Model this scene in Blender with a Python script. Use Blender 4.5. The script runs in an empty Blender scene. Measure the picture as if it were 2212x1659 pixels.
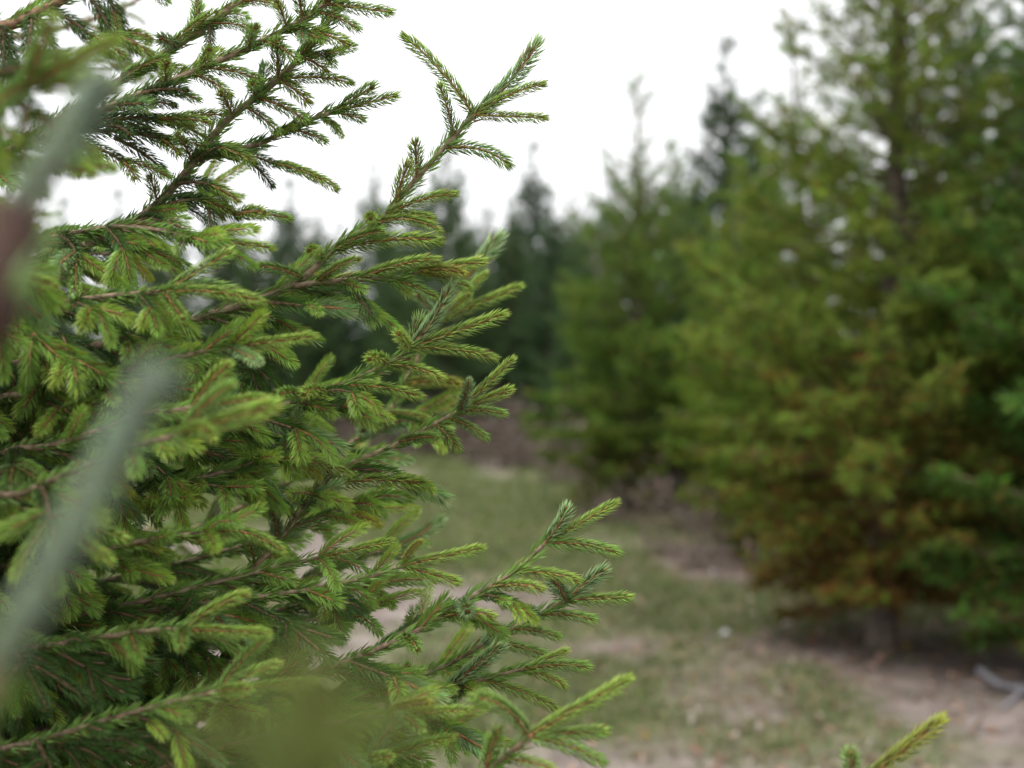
import bpy, math, random
import numpy as np
from math import radians as R

SEED = 11
rng = np.random.default_rng(SEED)
random.seed(SEED)

# ------------------------------------------------------------------ camera, sky, sun, exposure
scene = bpy.context.scene
col = scene.collection
CAM_H = 1.40
PITCH = 1.57
LENS = 50.0
cam = bpy.data.cameras.new("camera")
cam.lens = LENS
cam.sensor_width = 36.0
cam.sensor_fit = 'HORIZONTAL'
cam.clip_start = 0.02
cam.clip_end = 2000.0
cam.dof.use_dof = True
cam.dof.focus_distance = 1.30
cam.dof.aperture_fstop = 3.9
cam.dof.aperture_blades = 0
cam_o = bpy.data.objects.new("camera", cam)
cam_o.location = (0, 0, CAM_H)
cam_o.rotation_euler = (R(90 - PITCH), 0, 0)
col.objects.link(cam_o)
scene.camera = cam_o

SUN_EL, SUN_AZ = 70.0, -35.0            # soft light from high up behind the left shoulder
world = bpy.data.worlds.new("World")
scene.world = world
world.use_nodes = True
wn, wl = world.node_tree.nodes, world.node_tree.links
wn.clear()
w_out = wn.new("ShaderNodeOutputWorld")
w_bg = wn.new("ShaderNodeBackground")
w_sky = wn.new("ShaderNodeTexSky")
w_sky.sky_type = 'NISHITA'
w_sky.sun_disc = False
w_sky.sun_elevation = R(SUN_EL)
w_sky.sun_rotation = R(180 + SUN_AZ)
w_sky.air_density = 1.0
w_sky.dust_density = 6.0
w_sky.ozone_density = 1.0
w_hsv = wn.new("ShaderNodeHueSaturation")    # a closed cloud deck: the blue is washed out to a cool white
w_hsv.inputs['Saturation'].default_value = 0.10
w_mix = wn.new("ShaderNodeMix")
w_mix.data_type = 'RGBA'
w_mix.inputs[0].default_value = 0.80
w_mix.inputs[7].default_value = (8.75, 8.8, 9.0, 1)
w_bg.inputs['Strength'].default_value = 0.09
wl.new(w_sky.outputs[0], w_hsv.inputs['Color'])
wl.new(w_hsv.outputs[0], w_mix.inputs[6])
wl.new(w_mix.outputs[2], w_bg.inputs['Color'])
wl.new(w_bg.outputs[0], w_out.inputs['Surface'])

sun = bpy.data.lights.new("sun", 'SUN')
sun.energy = 1.5
sun.angle = R(30)
sun.color = (1.0, 0.97, 0.92)
sun_o = bpy.data.objects.new("sun", sun)
sun_o.rotation_euler = (R(90 - SUN_EL), 0, R(SUN_AZ))
sun_o.location = (-2, -4, 8)
col.objects.link(sun_o)

scene.view_settings.view_transform = 'Standard'
scene.view_settings.look = 'None'
scene.view_settings.gamma = 1.0
scene.view_settings.exposure = 1.08
scene.cycles.max_bounces = 6
scene.cycles.diffuse_bounces = 3
scene.cycles.glossy_bounces = 2
scene.cycles.transmission_bounces = 3
scene.cycles.use_denoising = True

# ------------------------------------------------------------------ helpers
FPX = 2212 * LENS / 36.0
cp, sp = math.cos(R(PITCH)), math.sin(R(PITCH))
def P(px, py, d):
    """a measured direction and a distance along the view turned into a point in the plantation"""
    a = (px - 1106.0) / FPX
    b = -(py - 829.5) / FPX
    return np.array((a * d, d * (cp + b * sp), CAM_H + d * (b * cp - sp)))
def project(p):
    x, y, z = p[0], p[1], p[2] - CAM_H
    dep = y * cp - z * sp
    up = y * sp + z * cp
    return 1106 + FPX * x / dep, 829.5 - FPX * up / dep, dep
def nrm(v):
    return v / (np.linalg.norm(v) + 1e-12)
def frame(d, up):
    x = nrm(d)
    y = np.cross(up, x)
    if np.linalg.norm(y) < 1e-3:
        y = np.cross(np.array((1.0, 0.2, 0)), x)
    y = nrm(y)
    return x, y, np.cross(x, y)
def catmull(pts, step):
    pts = np.asarray(pts, float)
    ext = np.vstack([2 * pts[0] - pts[1], pts, 2 * pts[-1] - pts[-2]])
    out = []
    for i in range(1, len(ext) - 2):
        p0, p1, p2, p3 = ext[i - 1:i + 3]
        n = max(2, int(np.linalg.norm(p2 - p1) / step))
        for t in np.arange(n) / n:
            out.append(0.5 * (2 * p1 + (p2 - p0) * t + (2 * p0 - 5 * p1 + 4 * p2 - p3) * t * t
                              + (3 * p1 - p0 - 3 * p2 + p3) * t ** 3))
    out.append(pts[-1])
    return np.array(out)

def build_mesh(name, V, F, C=None, mats=(), MI=None, smooth=True):
    V = np.ascontiguousarray(V, np.float32)
    F = np.ascontiguousarray(F, np.int32)
    me = bpy.data.meshes.new(name)
    me.vertices.add(len(V))
    me.vertices.foreach_set("co", V.ravel())
    me.loops.add(F.size)
    me.loops.foreach_set("vertex_index", F.ravel())
    me.polygons.add(len(F))
    me.polygons.foreach_set("loop_start", np.arange(0, F.size, 3, dtype=np.int32))
    if smooth:
        me.polygons.foreach_set("use_smooth", np.ones(len(F), bool))
    if MI is not None:
        me.polygons.foreach_set("material_index", np.ascontiguousarray(MI, np.int32))
    for m in mats:
        me.materials.append(m)
    if C is not None:
        at = me.attributes.new("tint", 'FLOAT_COLOR', 'POINT')
        cc = np.ones((len(V), 4), np.float32)
        cc[:, :3] = C
        at.data.foreach_set("color", cc.ravel())
    me.update(calc_edges=True)
    return me
def link(name, data, parent=None, loc=None, mat=None):
    o = bpy.data.objects.new(name, data)
    col.objects.link(o)
    if parent is not None:
        o.parent = parent
    if loc is not None:
        o.location = loc
    return o
def tag(o, label=None, cat=None, group=None, kind=None):
    if label: o["label"] = label
    if cat: o["category"] = cat
    if group: o["group"] = group
    if kind: o["kind"] = kind
    return o

class Geo:
    """collects triangles with a tint and a material slot"""
    def __init__(self):
        self.V, self.F, self.C, self.M, self.n = [], [], [], [], 0
    def add(self, V, F, C, m=0):
        V = np.asarray(V, float)
        F = np.asarray(F, int)
        self.V.append(V); self.F.append(F + self.n)
        C = np.asarray(C, float)
        if C.ndim == 1:
            C = np.tile(C, (len(V), 1))
        self.C.append(C)
        self.M.append(np.full(len(F), m) if np.isscalar(m) else m)
        self.n += len(V)
    def arrays(self):
        return np.vstack(self.V), np.vstack(self.F), np.vstack(self.C), np.concatenate(self.M)
    def mesh(self, name, mats):
        V, F, C, M = self.arrays()
        return build_mesh(name, V, F, C, mats, M)

def tube(pts, rad, k=6, ref=np.array((0.13, 0.21, 1.0))):
    pts = np.asarray(pts, float)
    n = len(pts)
    rad = np.broadcast_to(np.asarray(rad, float), (n,))
    T = np.gradient(pts, axis=0)
    T /= np.linalg.norm(T, axis=1)[:, None] + 1e-12
    Y = np.cross(ref, T); Y /= np.linalg.norm(Y, axis=1)[:, None] + 1e-9
    Z = np.cross(T, Y)
    a = np.arange(k) / k * 2 * math.pi
    V = pts[:, None] + rad[:, None, None] * (np.cos(a)[None, :, None] * Y[:, None] + np.sin(a)[None, :, None] * Z[:, None])
    V = V.reshape(-1, 3)
    i, j = np.meshgrid(np.arange(n - 1), np.arange(k), indexing='ij')
    a0 = (i * k + j).ravel(); b0 = (i * k + (j + 1) % k).ravel()
    c0 = a0 + k; d0 = b0 + k
    F = np.vstack([np.stack([a0, c0, b0], 1), np.stack([b0, c0, d0], 1)])
    V = np.vstack([V, pts[-1] + T[-1] * rad[-1] * 0.8])
    e = len(V) - 1
    s = (n - 1) * k
    F = np.vstack([F, [[s + q, e, s + (q + 1) % k] for q in range(k)]])
    return V, F

def needles(base, tang, radial, length, alpha, width, curl=0.25, flat=False):
    """spindle needles: base points, stem tangents, outward directions"""
    n = len(base)
    ca, sa = np.cos(alpha)[:, None], np.sin(alpha)[:, None]
    d = tang * ca + radial * sa
    d /= np.linalg.norm(d, axis=1)[:, None]
    side = np.cross(tang, radial)
    side /= np.linalg.norm(side, axis=1)[:, None] + 1e-9
    up = np.cross(d, side)
    L = length[:, None]; W = width[:, None]
    mid = base + d * L * 0.42
    tip = base + d * L * 0.97 + tang * L * curl * 0.35 - radial * L * curl * 0.18
    if flat:            # a folded diamond is enough for needles that are not seen singly
        q = 0.6 + 2.4 * np.modf(np.arange(n) * 0.618)[0][:, None]
        wv = W * 1.15 * (np.cos(q) * side + np.sin(q) * up)
        V = np.stack([base, mid + wv, tip, mid - wv], 1).reshape(-1, 3)
        F = (np.arange(n)[:, None, None] * 4 + np.array([(0, 1, 2), (0, 2, 3)])[None]).reshape(-1, 3)
        return V, F
    ring = [mid + W * (math.cos(q) * side + math.sin(q) * up) for q in (0.5, 0.5 + 2.094, 0.5 + 4.189)]
    V = np.stack([base] + ring + [tip], 1).reshape(-1, 3)
    pat = np.array([(0, 2, 1), (0, 3, 2), (0, 1, 3), (4, 1, 2), (4, 2, 3), (4, 3, 1)])
    F = (np.arange(n)[:, None, None] * 5 + pat[None]).reshape(-1, 3)
    return V, F

def vnoise(x, y, seed=0):
    """smooth value noise on arrays"""
    def h(i, j):
        s = np.sin(i * 127.1 + j * 311.7 + seed * 74.7) * 43758.5453
        return s - np.floor(s)
    xi, yi = np.floor(x), np.floor(y)
    fx, fy = x - xi, y - yi
    fx = fx * fx * (3 - 2 * fx); fy = fy * fy * (3 - 2 * fy)
    return (h(xi, yi) * (1 - fx) + h(xi + 1, yi) * fx) * (1 - fy) + (h(xi, yi + 1) * (1 - fx) + h(xi + 1, yi + 1) * fx) * fy
def fbm(x, y, seed=0, o=4):
    s, a, t = 0, 1.0, 0
    for k in range(o):
        s = s + a * vnoise(x * 2 ** k, y * 2 ** k, seed + k * 3)
        t += a; a *= 0.5
    return s / t

# ------------------------------------------------------------------ materials
def new_mat(name):
    m = bpy.data.materials.new(name)
    m.use_nodes = True
    n, l = m.node_tree.nodes, m.node_tree.links
    n.clear()
    out = n.new("ShaderNodeOutputMaterial")
    return m, n, l, out
def leaf_mat(name, rough=0.42, trans=0.3, spec=0.5, nscale=60.0):
    m, n, l, out = new_mat(name)
    at = n.new("ShaderNodeAttribute"); at.attribute_name = "tint"
    oi = n.new("ShaderNodeObjectInfo")
    mul = n.new("ShaderNodeMix"); mul.data_type = 'RGBA'; mul.blend_type = 'MULTIPLY'
    mul.inputs[0].default_value = 1.0
    l.new(at.outputs['Color'], mul.inputs[6]); l.new(oi.outputs['Color'], mul.inputs[7])
    tc = n.new("ShaderNodeTexCoord")
    nz = n.new("ShaderNodeTexNoise"); nz.inputs['Scale'].default_value = nscale; nz.inputs['Detail'].default_value = 2
    l.new(tc.outputs['Object'], nz.inputs['Vector'])
    mr = n.new("ShaderNodeMapRange"); mr.inputs[1].default_value = 0.3; mr.inputs[2].default_value = 0.7
    mr.inputs[3].default_value = 0.78; mr.inputs[4].default_value = 1.2
    l.new(nz.outputs[0], mr.inputs[0])
    mu2 = n.new("ShaderNodeMix"); mu2.data_type = 'RGBA'; mu2.blend_type = 'MULTIPLY'; mu2.inputs[0].default_value = 1.0
    l.new(mul.outputs[2], mu2.inputs[6]); l.new(mr.outputs[0], mu2.inputs[7])
    pb = n.new("ShaderNodeBsdfPrincipled")
    pb.inputs['Roughness'].default_value = rough
    pb.inputs['Specular IOR Level'].default_value = spec
    l.new(mu2.outputs[2], pb.inputs['Base Color'])
    tr = n.new("ShaderNodeBsdfTranslucent")
    l.new(mu2.outputs[2], tr.inputs['Color'])
    mx = n.new("ShaderNodeMixShader"); mx.inputs[0].default_value = trans
    l.new(pb.outputs[0], mx.inputs[1]); l.new(tr.outputs[0], mx.inputs[2])
    l.new(mx.outputs[0], out.inputs['Surface'])
    return m
def bark_mat(name, c1, c2, scale=140.0, bump=0.6):
    m, n, l, out = new_mat(name)
    tc = n.new("ShaderNodeTexCoord")
    nz = n.new("ShaderNodeTexNoise"); nz.inputs['Scale'].default_value = scale; nz.inputs['Detail'].default_value = 6
    l.new(tc.outputs['Object'], nz.inputs['Vector'])
    cr = n.new("ShaderNodeValToRGB")
    cr.color_ramp.elements[0].position = 0.35; cr.color_ramp.elements[0].color = (*c1, 1)
    cr.color_ramp.elements[1].position = 0.68; cr.color_ramp.elements[1].color = (*c2, 1)
    l.new(nz.outputs[0], cr.inputs[0])
    at = n.new("ShaderNodeAttribute"); at.attribute_name = "tint"
    mul = n.new("ShaderNodeMix"); mul.data_type = 'RGBA'; mul.blend_type = 'MULTIPLY'; mul.inputs[0].default_value = 1.0
    l.new(cr.outputs[0], mul.inputs[6]); l.new(at.outputs['Color'], mul.inputs[7])
    pb = n.new("ShaderNodeBsdfPrincipled"); pb.inputs['Roughness'].default_value = 0.8
    l.new(mul.outputs[2], pb.inputs['Base Color'])
    bp = n.new("ShaderNodeBump"); bp.inputs['Strength'].default_value = bump; bp.inputs['Distance'].default_value = 0.002
    l.new(nz.outputs[0], bp.inputs['Height']); l.new(bp.outputs[0], pb.inputs['Normal'])
    l.new(pb.outputs[0], out.inputs['Surface'])
    return m
M_needle = leaf_mat("spruce_needle", 0.38, 0.30, 0.45, 25.0)
M_bark = bark_mat("spruce_bark", (0.12, 0.078, 0.048), (0.34, 0.245, 0.165))
M_far = leaf_mat("spruce_foliage", 0.6, 0.30, 0.15, 3.0)
M_farbark = bark_mat("spruce_trunk_bark", (0.06, 0.045, 0.035), (0.17, 0.13, 0.10), 30.0)
M_grass = leaf_mat("grass_blade", 0.6, 0.3, 0.3, 2.0)
M_dry = leaf_mat("dry_leaf", 0.75, 0.2, 0.25, 8.0)
M_wood = bark_mat("weathered_wood", (0.09, 0.085, 0.085), (0.30, 0.29, 0.30), 60.0)

# ------------------------------------------------------------------ ground
def hz(x, y):
    return 0.10 * (fbm(np.asarray(x) * 0.25 + 7, np.asarray(y) * 0.25, 5, 2) - 0.5) + 0.02 * (fbm(np.asarray(x) * 1.7, np.asarray(y) * 1.7, 9, 3) - 0.5)
def mould(x, y):
    """where fallen leaves have rotted down along the right hand row"""
    k = np.exp(-((x - 0.30 * y + 0.55) / (0.09 * y + 0.5)) ** 2) * np.clip((y - 4.6) / 2.0, 0, 1) * np.clip((26 - y) / 8, 0, 1)
    return np.clip(k * (0.35 + 1.1 * fbm(x * 1.3, y * 0.8, 61, 4)), 0, 1)
def grass_cover(x, y):
    """1 = grown over with grass, 0 = bare trodden earth"""
    g = fbm(x * 0.75 + 3.1, y * 0.42 + 1.7, 21, 5)
    lane = np.clip((y - 7.0) / 5.0, 0, 1) * np.exp(-((x + 0.9) / 2.6) ** 2)      # the mown lane further on is greener
    bare = np.exp(-((x - 1.0 - 0.25 * (y - 4)) / 1.1) ** 2) * np.clip((7.4 - y) / 1.8, 0, 1)
    skirt = np.exp(-((x - 0.33 * y + 0.35) / (0.12 * y + 0.4)) ** 2) * np.clip((y - 5.0) / 2.0, 0, 1)   # dead leaves collect along the right hand row
    return np.clip((g - 0.47) * 7.0 + 0.30 + 0.75 * lane - 0.9 * bare - 0.5 * skirt + 0.5 * np.clip((y - 10) / 3, 0, 1), 0, 1)
def axis_coords(lo, hi, step, far, n):
    g = np.geomspace(1, far, n)
    return np.concatenate([lo - g[::-1], np.arange(lo, hi + 1e-6, step), hi + g])
gx = axis_coords(-9, 10, 0.09, 700, 22)
gy = axis_coords(-3, 24, 0.11, 900, 22)
GX, GY = np.meshgrid(gx, gy, indexing='ij')
GZ = hz(GX, GY)
GV = np.stack([GX, GY, GZ], -1).reshape(-1, 3)
ny = len(gy)
ii, jj = np.meshgrid(np.arange(len(gx) - 1), np.arange(ny - 1), indexing='ij')
a0 = (ii * ny + jj).ravel()
GF = np.vstack([np.stack([a0, a0 + ny, a0 + ny + 1], 1), np.stack([a0, a0 + ny + 1, a0 + 1], 1)])
cov = grass_cover(GX, GY).reshape(-1, 1)
GC = np.concatenate([cov, mould(GX, GY).reshape(-1, 1), cov * 0], 1)
def ground_mat():
    m, n, l, out = new_mat("ground_earth_and_moss")
    at = n.new("ShaderNodeAttribute"); at.attribute_name = "tint"
    tc = n.new("ShaderNodeTexCoord")
    def noise(sc, det, rough=0.6):
        z = n.new("ShaderNodeTexNoise"); z.inputs['Scale'].default_value = sc; z.inputs['Detail'].default_value = det
        z.inputs['Roughness'].default_value = rough
        l.new(tc.outputs['Object'], z.inputs['Vector']); return z
    def ramp(src, stops):
        r = n.new("ShaderNodeValToRGB")
        while len(r.color_ramp.elements) < len(stops): r.color_ramp.elements.new(0.5)
        for e, (p, c) in zip(r.color_ramp.elements, stops): e.position = p; e.color = (*c, 1)
        l.new(src, r.inputs[0]); return r
    n1, n2, n3 = noise(5.0, 8, 0.65), noise(9.0, 7, 0.7), noise(2.2, 6)
    soil = ramp(n1.outputs[0], [(0.30, (0.078, 0.061, 0.053)), (0.5, (0.178, 0.148, 0.133)), (0.72, (0.30, 0.255, 0.232))])
    turf = ramp(n2.outputs[0], [(0.30, (0.055, 0.080, 0.024)), (0.52, (0.120, 0.148, 0.048)), (0.72, (0.23, 0.215, 0.115))])
    add = n.new("ShaderNodeMath"); add.operation = 'MULTIPLY_ADD'
    l.new(n3.outputs[0], add.inputs[0]); add.inputs[1].default_value = 1.2
    sub = n.new("ShaderNodeMath"); sub.operation = 'SUBTRACT'; sub.inputs[1].default_value = 0.6
    sx = n.new("ShaderNodeSeparateColor"); l.new(at.outputs['Color'], sx.inputs[0])
    l.new(sx.outputs[0], sub.inputs[0]); l.new(sub.outputs[0], add.inputs[2])
    cl = n.new("ShaderNodeClamp"); l.new(add.outputs[0], cl.inputs[0])
    mx = n.new("ShaderNodeMix"); mx.data_type = 'RGBA'
    l.new(cl.outputs[0], mx.inputs[0]); l.new(soil.outputs[0], mx.inputs[6]); l.new(turf.outputs[0], mx.inputs[7])
    pb = n.new("ShaderNodeBsdfPrincipled"); pb.inputs['Roughness'].default_value = 0.95
    pb.inputs['Specular IOR Level'].default_value = 0.15
    leaf = ramp(n2.outputs[0], [(0.30, (0.050, 0.036, 0.034)), (0.5, (0.105, 0.075, 0.066)), (0.72, (0.20, 0.145, 0.12))])
    mx2 = n.new("ShaderNodeMix"); mx2.data_type = 'RGBA'
    l.new(sx.outputs[1], mx2.inputs[0]); l.new(mx.outputs[2], mx2.inputs[6]); l.new(leaf.outputs[0], mx2.inputs[7])
    l.new(mx2.outputs[2], pb.inputs['Base Color'])
    bp = n.new("ShaderNodeBump"); bp.inputs['Strength'].default_value = 0.7; bp.inputs['Distance'].default_value = 0.02
    l.new(n2.outputs[0], bp.inputs['Height']); l.new(bp.outputs[0], pb.inputs['Normal'])
    l.new(pb.outputs[0], out.inputs['Surface'])
    return m
ground = link("ground", build_mesh("ground", GV, GF, GC, [ground_mat()]))
tag(ground, "trodden earth track with patches of short grass between the spruces", "ground", kind="structure")
def on_ground(px, py):
    a = (px - 1106.0) / FPX; b = -(py - 829.5) / FPX
    dz = b * cp - sp; dy = cp + b * sp
    t = -CAM_H / dz
    for _ in range(3):
        t = (float(hz(np.array(a * t), np.array(dy * t))) - CAM_H) / dz
    return np.array((a * t, dy * t, float(hz(np.array(a * t), np.array(dy * t)))))

# ------------------------------------------------------------------ spruce shoots
def stem_curve(L, bend, n=8):
    s = np.linspace(0, 1, n)
    th = -bend * s ** 1.3
    d = np.stack([np.cos(th), np.zeros(n), np.sin(th)], 1)
    p = np.zeros((n, 3))
    p[1:] = np.cumsum((d[1:] + d[:-1]) * 0.5 * (L / (n - 1)), 0)
    return p, d
FRESH = np.array((0.290, 0.415, 0.072))
FRESH2 = np.array((0.205, 0.350, 0.074))
OLD = np.array((0.090, 0.175, 0.040))
PALE = np.array((0.230, 0.350, 0.150))
YEL = np.array((0.270, 0.310, 0.045))
class Proto: pass
def make_proto(L, bend, kind, per_cm, seed):
    r = np.random.default_rng(seed)
    g = Geo()
    pts, d = stem_curve(L, bend)
    rad = {'fresh': 0.0011, 'pale': 0.0012, 'old': 0.0016, 'yellow': 0.0011, 'light': 0.0011, 'olive': 0.0013, 'stalk': 0.0022}[kind]
    V, F = tube(pts, np.linspace(rad * 1.25, rad * 0.75, len(pts)), 5)
    stem_c = {'old': (0.75, 0.62, 0.55), 'stalk': (0.8, 0.75, 0.7)}.get(kind, (1.25, 0.80, 0.50))
    g.add(V, F, stem_c, 1)
    n = max(10, int(L * 100 * per_cm))
    k = np.arange(n)
    s = (k + 0.8 * r.random(n)) / n * 0.985 + 0.012
    nt = max(8, int(n * 0.06))
    s = np.concatenate([s, 0.982 + 0.016 * r.random(nt)])
    n = len(s)
    base = np.stack([np.interp(s, np.linspace(0, 1, len(pts)), pts[:, q]) for q in range(3)], 1)
    tang = np.stack([np.interp(s, np.linspace(0, 1, len(pts)), d[:, q]) for q in range(3)], 1)
    # spiral set needles, combed round to the upper side; few stay below
    u = np.modf(np.arange(n) * 0.38197 + 0.02 * r.standard_normal(n))[0]
    u = np.where(u < 0, u + 1, u)
    phi = np.where(u < 0.84, R(-52) + u / 0.84 * R(284), R(232) + (u - 0.84) / 0.16 * R(76)) + 0.10 * r.standard_normal(n)
    Y = np.array((0, 1.0, 0)); Z = np.cross(tang, np.tile(Y, (n, 1)))
    Z = -Z if Z[0, 2] < 0 else Z
    radial = np.cos(phi)[:, None] * Y + np.sin(phi)[:, None] * Z
    tip = np.clip((s - 0.88) / 0.12, 0, 1)
    if kind == 'stalk':
        al = R(13) + 0.08 * r.standard_normal(n)
        ln = 0.013 + 0.003 * r.random(n)
    else:
        al = R(48 if kind != 'old' else 45) - 0.22 * np.clip(np.sin(phi), 0, 1) + 0.07 * r.standard_normal(n)
        al = al * (1 - 0.50 * tip)
        ln = (0.0112 + 0.0020 * r.random(n)) * (1 - 0.28 * tip) * (0.70 + 0.30 * np.clip(s / 0.10, 0, 1))
        if kind == 'old':
            ln *= 1.12
    wd = (0.00056 if kind != 'light' else 0.0011) * (0.85 + 0.3 * r.random(n))
    curl = 0.35 + 0.2 * r.random(n)[:, None]
    V, F = needles(base + radial * rad * 0.6, tang, radial, ln, al, wd, curl)
    Vf, Ff = needles(base + radial * rad * 0.6, tang, radial, ln, al, wd, curl, True)
    tone = {'fresh': FRESH, 'light': FRESH * 0.45 + OLD * 0.55, 'pale': PALE, 'old': OLD, 'yellow': YEL,
            'stalk': np.array((0.250, 0.310, 0.215)), 'olive': np.array((0.185, 0.250, 0.050))}[kind]
    if kind == 'fresh':
        k = r.random(); tone = FRESH * k + FRESH2 * (1 - k)
    c = tone[None] * (0.70 + 0.54 * r.random((n, 1))) * (1 + 0.08 * r.standard_normal((n, 3)))
    if kind in ('fresh', 'yellow', 'pale'):
        c = c * (1 + 0.25 * s[:, None] ** 2 * np.array((1.25, 1.0, 0.6)))
    dead = r.random(n) < (0.006 if kind != 'old' else 0.02)
    c[dead] = np.array((0.25, 0.10, 0.035))
    c = np.clip(c, 0.01, 0.9)
    g2 = Geo()
    g2.add(*tube(pts[::2], np.linspace(rad * 1.25, rad * 0.75, len(pts[::2])), 3), stem_c, 1)
    g2.add(Vf, Ff, np.repeat(c, 4, 0), 0)
    g.add(V, F, np.repeat(c, 5, 0), 0)
    # the resting bud at the tip
    bl = 0.0045
    e, t = pts[-1], d[-1]
    Vb, Fb = tube(np.array([e, e + t * bl * 0.4, e + t * bl * 0.8, e + t * bl]), [rad, 0.0019, 0.0013, 0.0003], 5)
    g.add(Vb, Fb, (0.9, 0.5, 0.32), 1)
    p = Proto()
    p.L, p.bend, p.kind, p.end, p.endt = L, bend, kind, pts[-1], d[-1]
    p.V, p.F, p.C, p.M = g.arrays()
    p.low = g2.arrays()
    p.mesh = None
    return p
PROTOS = {}
sd = 100
for kind, lens, bends, pc in (('fresh', (0.032, 0.055, 0.080), (-0.45, 0.0, 0.35, 0.8), 28.0),
                              ('yellow', (0.055,), (0.0, 0.5), 32.0),
                              ('olive', (0.055,), (0.0, 0.4), 34.0),
                              ('pale', (0.032, 0.060), (-0.4, 0.1), 38.0),
                              ('old', (0.05, 0.09), (-0.4, 0.0, 0.4, 0.7), 25.0),
                              ('light', (0.06,), (-0.3, 0.3, 0.7), 9.0),
                              ('stalk', (0.10,), (0.0,), 45.0)):
    for L in lens:
        for b in bends:
            for v in range(2 if kind == 'fresh' else 1):
                sd += 1
                PROTOS.setdefault(kind, []).append(make_proto(L, b, kind, pc, sd))
def pick(kind, L, bend):
    c = sorted(PROTOS[kind], key=lambda p: abs(math.log(p.L / L)) * 1.2 + abs(p.bend - bend) + 0.05 * random.random())
    return c[0] if random.random() < 0.6 or len(c) < 2 or abs(c[1].bend - c[0].bend) > 0.01 else c[1]
UPZ = np.array((0, 0, 1.0))
SHOOTS = []          # dict(proto, M(3x3), t, branch, weight)
def put_shoot(branch, kind, p0, d, L, bend=0.3, up=UPZ, want=0.0):
    pr = pick(kind, L, bend)
    x, y, z = frame(d, up)
    s = L / pr.L
    w = 0.55 * s + 0.45                         # needles keep nearly their own size
    M = np.stack([x * s, y * w, z * (0.5 * w + 0.5 * s)], 1)
    if random.random() < 0.5:
        pass
    SHOOTS.append(dict(p=pr, M=M, t=np.array(p0), b=branch, want=want, L=L))
    return p0 + M @ pr.end, nrm(M @ pr.endt)
def put_between(branch, kind, a, b, bend=0.3, up=UPZ, want=10.0, thick=1.0):
    ch = b - a; L = np.linalg.norm(ch)
    pr = pick(kind, L * (1 + bend * bend / 24), bend)
    ang = math.atan2(pr.end[2], pr.end[0])
    cl = math.hypot(pr.end[0], pr.end[2])
    x, y, z = frame(ch, up)
    s = L / cl; w = (0.55 * s + 0.45) * thick
    ca, sa = math.cos(-ang), math.sin(-ang)
    Rm = np.array(((ca, 0, -sa), (0, 1, 0), (sa, 0, ca)))
    M = np.stack([x * s, y * w, z * (0.5 * w + 0.5 * s * thick)], 1) @ Rm
    SHOOTS.append(dict(p=pr, M=M, t=np.array(a), b=branch, want=want, L=L))
    return b
def spray(branch, p0, d, L, years, light=False, fresh_kind=None, droop=0.12):
    """one twig with its younger side shoots"""
    fk = fresh_kind or random.choices(('fresh', 'yellow', 'pale'), (0.86, 0.05, 0.09))[0]
    if light: fk = 'light'
    if years == 0:
        put_shoot(branch, fk, p0, d, L, random.choice((-0.2, 0.0, 0.35, 0.35, 0.6)))
        return
    bend = random.choice((0.0, 0.0, 0.3, 0.45))
    e, t = put_shoot(branch, 'old' if not light else 'light', p0, d, L, bend)
    x, y, z = frame(t, UPZ)
    n_side = 2 if random.random() < 0.75 else 3
    spray(branch, e, nrm(t + 0.08 * rng.standard_normal(3) + droop * np.array((0, 0, -random.random() + 0.25))), L * random.uniform(0.72, 0.98), years - 1, light, fresh_kind, droop)
    for k in range(n_side):
        sgn = (-1, 1, random.choice((-1, 1)))[k]
        a = R(random.uniform(32, 48))
        q = nrm(math.cos(a) * t + math.sin(a) * (sgn * y * random.uniform(0.8, 1.0) + z * random.uniform(-0.45, 0.25)))
        spray(branch, e - t * 0.003, q, L * random.uniform(0.6, 0.85), years - 1, light, fresh_kind, droop)
    # shoots along the older part
    m = random.choice((0, 1, 2, 2)) if not light else 1
    x0, y0, z0 = frame(d, UPZ)
    for k in range(m):
        f = random.uniform(0.25, 0.85)
        q0 = p0 * (1 - f) + e * f + z0 * 0.15 * bend * L * f * (1 - f)
        sgn = random.choice((-1, 1)); a = R(random.uniform(36, 52))
        q = nrm(math.cos(a) * x0 + math.sin(a) * (sgn * y0 + z0 * random.uniform(-0.5, 0.3)))
        spray(branch, q0, q, L * random.uniform(0.45, 0.65), 0, light, fresh_kind, droop)

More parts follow.
